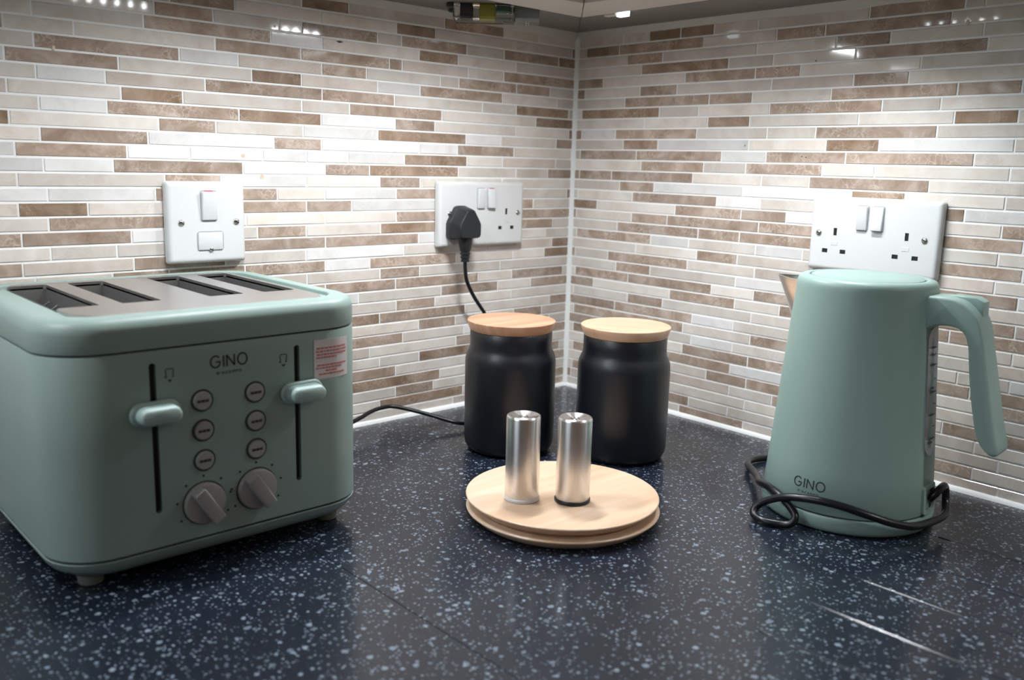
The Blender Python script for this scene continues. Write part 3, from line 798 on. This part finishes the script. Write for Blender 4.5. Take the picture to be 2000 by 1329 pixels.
# browning knobs with a slanted grip
for x, z in ((-26.0, 59.0), (22.4, 61.0)):
    kn = build('knob', ylathe([(18.2, -0.5), (18.2, 3.0), (17.6, 4.0), (16.5, 4.6), (0, 5.0)], x, z, 48), GREIGE, toaster, ang=40)
    build('knob_gap', ylathe([(18.2, 0.0), (18.2, 0.4), (19.4, 0.4), (19.4, -0.2)], x, z, 48), RING, kn, ang=50)
    b = NB(); prism(b, [(-17.6, 3.8), (17.6, 3.8), (16.4, 13.5), (-16.0, 13.5)], -5.6, 5.6, 'y', 1.4, 3)
    # turn the grip: long axis at a slant, projecting out of the front
    M = Matrix.Translation((x, -HD, z)) @ Matrix.Rotation(R(58), 4, 'Y') @ Matrix.Rotation(R(90), 4, 'X')
    bmesh.ops.transform(b, matrix=M, verts=b.verts); build('grip', b, GREIGE, kn, ang=45)
    b = NB()
    for i in range(7):
        a = R(210 - i * 40); cxx, czz = x + 24.0 * math.cos(a), z + 24.0 * math.sin(a)
        ribbon(b, arc(cxx, czz, 0.55, 0, 360, 10)[:-1], 1.1, front, 0.2, True)
    build('dial_dots', b, DARKPRINT, toaster, smooth=False)
b = NB(); gino(b, -16.4, 175.4, 10.8, 33.5, front, 1.35); build('lettering', b, DARKPRINT, toaster, smooth=False)
b = text_mesh("D'ACAMPO", 3.6, lambda u, v, o: front(u + 0.4, v + 169.6, o), 1.35); build('lettering', b, DARKPRINT, toaster, smooth=False)
for cx, cz in ((-51.0, 174.5), (51.4, 174.0)):           # slice-of-bread-with-arrow symbols
    b = NB()
    ribbon(b, [(cx + x, cz + z) for x, z in ((-3.0, -1.2), (-3.0, 2.6), (-3.6, 4.2), (-2.6, 5.6), (2.6, 5.6), (3.6, 4.2), (3.0, 2.6), (3.0, -1.2), (1.6, -1.2))], 0.7, front, 0.2)
    ribbon(b, [(cx - 4.6, cz - 1.2), (cx - 2.2, cz - 1.2)], 0.7, front, 0.2)
    vs = [b.verts.new(front(cx + x, cz + z, 0.2)) for x, z in ((-2.0, -3.4), (2.0, -3.4), (0, -5.8))]; b.faces.new(vs)
    build('toast_symbol', b, DARKPRINT, toaster, smooth=False)
# warning sticker bent round the right front corner
b = NB(); n = 10; u0, u1 = 82.0, 121.5
rows = [[b.verts.new(front(u0 + (u1 - u0) * i / n, z, o)) for i in range(n + 1)] for z, o in ((151.6, 0.05), (151.6, 0.35), (188.6, 0.35), (188.6, 0.05))]
for a, c in zip(rows, rows[1:]):
    for i in range(n): b.faces.new((a[i], a[i + 1], c[i + 1], c[i]))
st = build('warning_sticker', b, PAPER, toaster)
b = NB(); rl = random.Random(5)
for z, a, c in ((180.6, 85, 118), (177.6, 84, 119), (174.6, 85, 118.5), (171.8, 84.5, 106), (164.6, 85, 118.5), (162.0, 84, 112), (159.2, 94, 106), (156.2, 87, 116)):
    u = a
    while u < c:
        e = min(c, u + rl.uniform(1.5, 4.2)); ribbon(b, [(u, z), ((u + e) / 2, z), (e, z)], 1.5, lambda p, q, o: front(p, q, 0.36 + o), 0.15); u = e + 0.7
build('sticker_print', b, REDPRINT, st, smooth=False)

# ------------------------------------------------------------ storage jars
def jar(loc, label, rz, lidm):
    root = tag(empty('storage_jar', loc, rz), label, 'jar', 'black jars with wooden lids')
    b = NB(); lathe(b, [(0, 1.2), (40, 1.2), (44, 0), (48, 0.6), (52, 3.5), (54.8, 8.5), (56, 15), (56.2, 40), (56.2, 110), (56.0, 115), (55.2, 119.5), (53.8, 123.5), (52.2, 126.6), (51.2, 129.2), (50.7, 132.5), (50.6, 138), (50.6, 150.5), (49.6, 151.5), (46, 151.5), (46, 140), (0, 140)], 72)
    build('body', b, BLACK_CER, root, ang=50)
    b = NB(); lathe(b, [(0, 149.0), (46.5, 149.0), (50.8, 151.8), (51.2, 152.6), (54.4, 161.8), (54.2, 163.2), (53.4, 163.7), (0, 163.9)], 72)
    build('lid', b, lidm, root, ang=30)
    return root
jar((-297.8, -192.2, 0), 'black matt jar with an orange toned wooden lid, left of the pair', 0.0, LID_WOOD)
jar((-206.7, -298.3, 0), 'black matt jar with a paler wooden lid, right of the pair', 2.1, LID_WOOD_PALE)

# ------------------------------------------------------------ two round wooden plates, stacked
def wplate(loc, r, h, label, rz):
    b = NB(); k = r
    lathe(b, [(0, 0), (k * 0.86, 0), (k * 0.885, 0.5), (k * 0.93, h * 0.30), (k * 0.975, h * 0.66), (k * 0.994, h * 0.80), (k, h * 0.90), (k - 0.3, h * 0.96), (k - 1.0, h), (0, h)], 96)
    o = build('wooden_plate', b, PLATE_WOOD, None, loc, rz, ang=28); tag(o, label, 'plate', 'stacked wooden plates')
    return o
wplate((-404.5, -393.0, 0), 98.6, 11.5, 'lower of two stacked round wooden plates, resting on the worktop', 0.5)
wplate((-403.0, -390.5, 11.5), 98.6, 11.5, 'upper of two stacked round wooden plates, carrying the steel shakers', 0.0)

# ------------------------------------------------------------ salt and pepper shakers
def shaker(loc, label, capm, caplabel):
    root = tag(empty('shaker', loc), label, 'shaker', 'steel salt and pepper shakers')
    b = NB(); lathe(b, [(0, 2), (16.6, 2), (17.0, 2.6), (17.05, 84.2), (16.7, 85.8), (15.6, 86.6), (14.4, 86.5), (9, 85.0), (0, 84.4)], 64); build('body', b, TURNED, root, ang=50)
    b = NB(); lathe(b, [(0, 0), (17.2, 0), (17.9, 0.6), (17.9, 3.2), (17.2, 3.9), (16, 3.9)], 64); o = build('base_cap', b, capm, root, ang=50); o['label'] = caplabel
    b = NB()
    for x, y in ((0, 0), (4, 0), (-4, 0), (2, 3.5), (-2, 3.5), (2, -3.5), (-2, -3.5)): lathe(b, [(0.7, 84.2), (0.7, 84.95), (0, 85.0)], 8, (x, y))
    o = build('pour_holes', b, SLOT, root, smooth=False); o['kind'] = 'stuff'
shaker((-448.0, -377.8, 23), 'steel cylinder shaker with a white base ring, left of the pair', SALTCAP, 'white base ring')
shaker((-412.5, -413.8, 23), 'steel cylinder shaker with a black base ring, right of the pair', BLACK_PL, 'black base ring')

# ------------------------------------------------------------ kettle; local +x points along the handle
KX, KY = -153.1, -568.8
KRZ = math.atan2(-0.998, 0.069)
kettle = tag(empty('kettle', (KX, KY, 0), KRZ), 'sage green electric kettle with a slim loop handle and steel spout', 'kettle')
DZ = Vector((0, 0, 0))
def kb(nm, b, m_, parent, **k):
    bmesh.ops.translate(b, vec=DZ, verts=b.verts); return build(nm, b, m_, parent, **k)
def kr(z): return 86.4 - 19.2 * z / 248.8
b = NB(); lathe(b, [(0, 18), (82, 18), (kr(19) - 1.0, 18.4), (kr(20), 20)] + [(kr(z), z) for z in (60, 100, 140, 180, 215, 238)] + [(kr(242) - 0.1, 242), (kr(245) - 0.9, 245.2), (kr(247) - 2.4, 247.4), (62.5, 248.6), (58, 248.9), (56.4, 248.6), (55.8, 247.6), (55.6, 244), (0, 244)], 96)
kb('body', b, SAGE_K, kettle, ang=40)
b = NB(); lathe(b, [(0, 244.5), (54.4, 244.5), (54.7, 247.6), (54.2, 248.6), (53, 249.1), (30, 249.5), (0, 249.6)], 80); kb('lid', b, SAGE_K, kettle, ang=40)
b = NB(); lathe(b, [(55.58, 244.6), (54.72, 244.6)], 80); kb('lid_gap', b, GAP, kettle)
# handle: outline in the (radius, height) plane, given depth and rounded edges
outer = catmull([(p[0], p[1], 0) for p in [(56, 237), (74, 238.2), (88, 238.0), (99, 235.0), (109, 227.5), (115.5, 218), (119.5, 206), (122.5, 192), (130.5, 157), (138.5, 122), (143, 106)]], 4)
tip = [(144.6, 99.0), (143.6, 95.5), (140.6, 94.0), (137.0, 94.8), (132.5, 98.0)]
inner = catmull([(p[0], p[1], 0) for p in [(128, 103), (123, 113), (117.2, 136), (112.5, 160), (108.8, 184), (107.0, 195), (103.5, 204), (97, 209.6), (88, 211.0), (79, 210.2), (71, 206.5), (60, 198)]], 4)
poly = [(p.x, p.y) for p in outer] + tip + [(p.x, p.y) for p in inner]
b = NB(); prism(b, poly, -17.5, 17.5, 'y', 3.2, 4); kb('handle', b, SAGE_K, kettle, ang=50)
b = NB(); prism(b, [(82, 236), (84, 239.4), (106, 239.2), (113, 235.4), (113.5, 222), (104, 226), (94, 232)], -3, 14, 'y', 1.2, 3); kb('lid_button', b, SAGE_K, kettle, ang=45)
# spout
def spout_mesh():
    b = NB(); rows = []
    for i in range(13):
        t = i / 12; z = 186 + 54 * t
        d = 1.0 + 27.5 * t ** 1.05; w = 4 + 19.0 * t ** 0.7; r0 = kr(z)
        row = []
        for j in range(-10, 11):
            u = j / 10; yy = w * u
            base = math.sqrt(max(1, r0 * r0 - yy * yy)) - 0.6
            lip = 1.6 * max(0, t - 0.86) / 0.14 * (1 - abs(u)) ** 1.2
            row.append(b.verts.new((-(base + (d + lip) * (1 - abs(u) ** 1.35)), yy, z + (1.5 * (1 - abs(u)) if i == 12 else 0))))
        rows.append(row)
    for a, c in zip(rows, rows[1:]):
        for i in range(20): b.faces.new((a[i], a[i + 1], c[i + 1], c[i]))
    return b
b = spout_mesh(); bmesh.ops.recalc_face_normals(b, faces=b.faces)
r = bmesh.ops.solidify(b, geom=b.faces[:], thickness=1.2); kb('spout', b, STEEL, kettle, ang=50)
b = NB(); rows = []
for z in (190, 236):
    rows.append([b.verts.new(((-(kr(z) + 0.25)) * math.cos(R(a)), (kr(z) + 0.25) * math.sin(R(a)), z)) for a in (-14, -7, 0, 7, 14)])
for i in range(4): b.faces.new((rows[0][i], rows[0][i + 1], rows[1][i + 1], rows[1][i]))
kb('spout_filter', b, LINER, kettle)
# a point on the tapering side: a = angle from the handle (degrees), v = height, o = outwards
def side(a, v, o):
    rr = kr(v) + o; return (rr * math.cos(R(a)), rr * math.sin(R(a)), v)
def patch(poly_ang, o0, o1, cx=None):
    b = NB(); a_ = [b.verts.new(side(p, q, o0)) for p, q in poly_ang]; c_ = [b.verts.new(side(p, q, o1)) for p, q in poly_ang]
    n = len(a_)
    for i in range(n): b.faces.new((a_[i], a_[(i + 1) % n], c_[(i + 1) % n], c_[i]))
    # fill as rows between left and right halves
    h = n // 2
    for i in range(h - 1): b.faces.new((c_[i], c_[i + 1], c_[n - 2 - i], c_[n - 1 - i]))
    return b
def pill(ha, z0, z1, c=0.0, n=9, k=78.0):
    """left edge upwards then right edge downwards; ha half width in degrees"""
    rz = R(ha) * k; Lh, Rh = [], []
    for i in range(n):
        t = 90 * i / (n - 1); Lh.append((c - ha * math.sin(R(t)), z0 + rz * (1 - math.cos(R(t)))))
    for i in range(n):
        t = 90 * i / (n - 1); Lh.append((c - ha * math.cos(R(t)), z1 - rz + rz * math.sin(R(t))))
    return Lh + [(2 * c - p, q) for p, q in Lh[::-1]]
g = kb('water_gauge', patch(pill(9.5, 78, 206, -1), -0.5, 0.9), GAUGE, kettle, ang=40)
g['label'] = 'smoky grey water level window'
kb('gauge_rim', patch(pill(11.0, 76, 208, -1), -0.5, 0.45), SAGE_K, kettle, ang=40)
b = NB()
for z, n in ((186, 3), (179, 4), (169, 3), (146, 3), (142, 3), (119, 3), (95, 4), (91, 3)):
    for i in range(n):
        a = -5.0 + i * 2.2
        ribbon(b, [(a, z), (a + 1.4, z + (i % 2) * 1.2)], 1.6, lambda p, q, o: side(p, q, 0.9 + o), 0.2)
for z in (186, 169, 155, 142, 130, 119, 107, 95): ribbon(b, [(1.5, z), (5.5, z)], 0.9, lambda p, q, o: side(p, q, 0.9 + o), 0.2)
build('gauge_marks', (bmesh.ops.translate(b, vec=DZ, verts=b.verts), b)[1], DARKPRINT, g, smooth=False)
# lettering low on the front
ang = lambda u: -93.0 + math.degrees(u / 83.0)
b = NB(); gino(b, -16.8, 40.0, 10.2, 33.6, lambda u, v, o: side(ang(u), v, o), 1.15); kb('lettering', b, DARKPRINT, kettle, smooth=False)
b = text_mesh("D'ACAMPO", 3.3, lambda u, v, o: side(ang(u), v + 34.8, o), 1.5); kb('lettering', b, DARKPRINT, kettle, smooth=False)

# power base under the body, with its flex looped round the kettle
b = NB(); lathe(b, [(0, 0.4), (76, 0.4), (80, 0), (83.5, 1.5), (85.6, 4.5), (86.4, 8), (86.2, 15), (85.2, 16.6), (83, 17), (0, 17)], 96); kb('base_ring', b, SAGE_K, kettle, ang=45)
b = NB(); lathe(b, [(83.3, 16.8), (83.3, 18.6)], 96); kb('seam', b, GAP, kettle)
# cord outlet: a rounded frame round a dark recess, near the handle side
fa = lambda c, ha, z0, z1: [(c + math.degrees(x / 84.0), (z0 + z1) / 2 + z) for x, z in rring(ha, (z1 - z0) / 2, 4.0, 5)]
b = NB(); P = fa(-1.0, 14.0, 19.5, 49.0); Q = fa(-1.0, 10.0, 23.5, 45.0)
r_ = [[b.verts.new(side(a, z, o)) for a, z in S] for S, o in ((P, -0.5), (P, 2.6), (Q, 2.6), (Q, -0.5))]
for a_, c_ in zip(r_, r_[1:]):
    for i in range(len(P)): b.faces.new((a_[i], a_[(i + 1) % len(P)], c_[(i + 1) % len(P)], c_[i]))
fr = kb('cord_outlet', b, SAGE_K, kettle, ang=45)
b = NB(); vs = [b.verts.new(side(a, z, 0.25)) for a, z in Q]; b.faces.new(vs); kb('outlet_recess', b, SLOT, fr, smooth=False)
pts = [(95, 118, 4.2), (80, 132, 4.2), (60, 142, 4.5), (40, 143, 6), (18, 132, 8), (-6, 108, 11), (-36, 84, 17), (-66, 64, 25), (-84, 39, 29), (-93, 18, 25), (-98, 2, 15), (-103, 3, 7), (-106, 12, 4.4), (-112, 27, 4.4), (-109, 41, 6), (-103, 43, 13), (-99, 32, 22), (-98, 12, 31), (-94, -14, 35), (-85, -38, 33.5), (-73, -60, 28), (-56, -78, 21), (-36, -90, 17), (-6, -97, 17.5), (18, -96, 18), (31, -91, 25), (33, -89, 35), (25, -90, 44), (14, -91, 44.5), (8, -88.5, 39), (6, -84, 33)]
b = NB(); tube(b, catmull(pts, 8), 3.9, 14); build('flex', b, BLACK_CORD, kettle, rz=-KRZ)
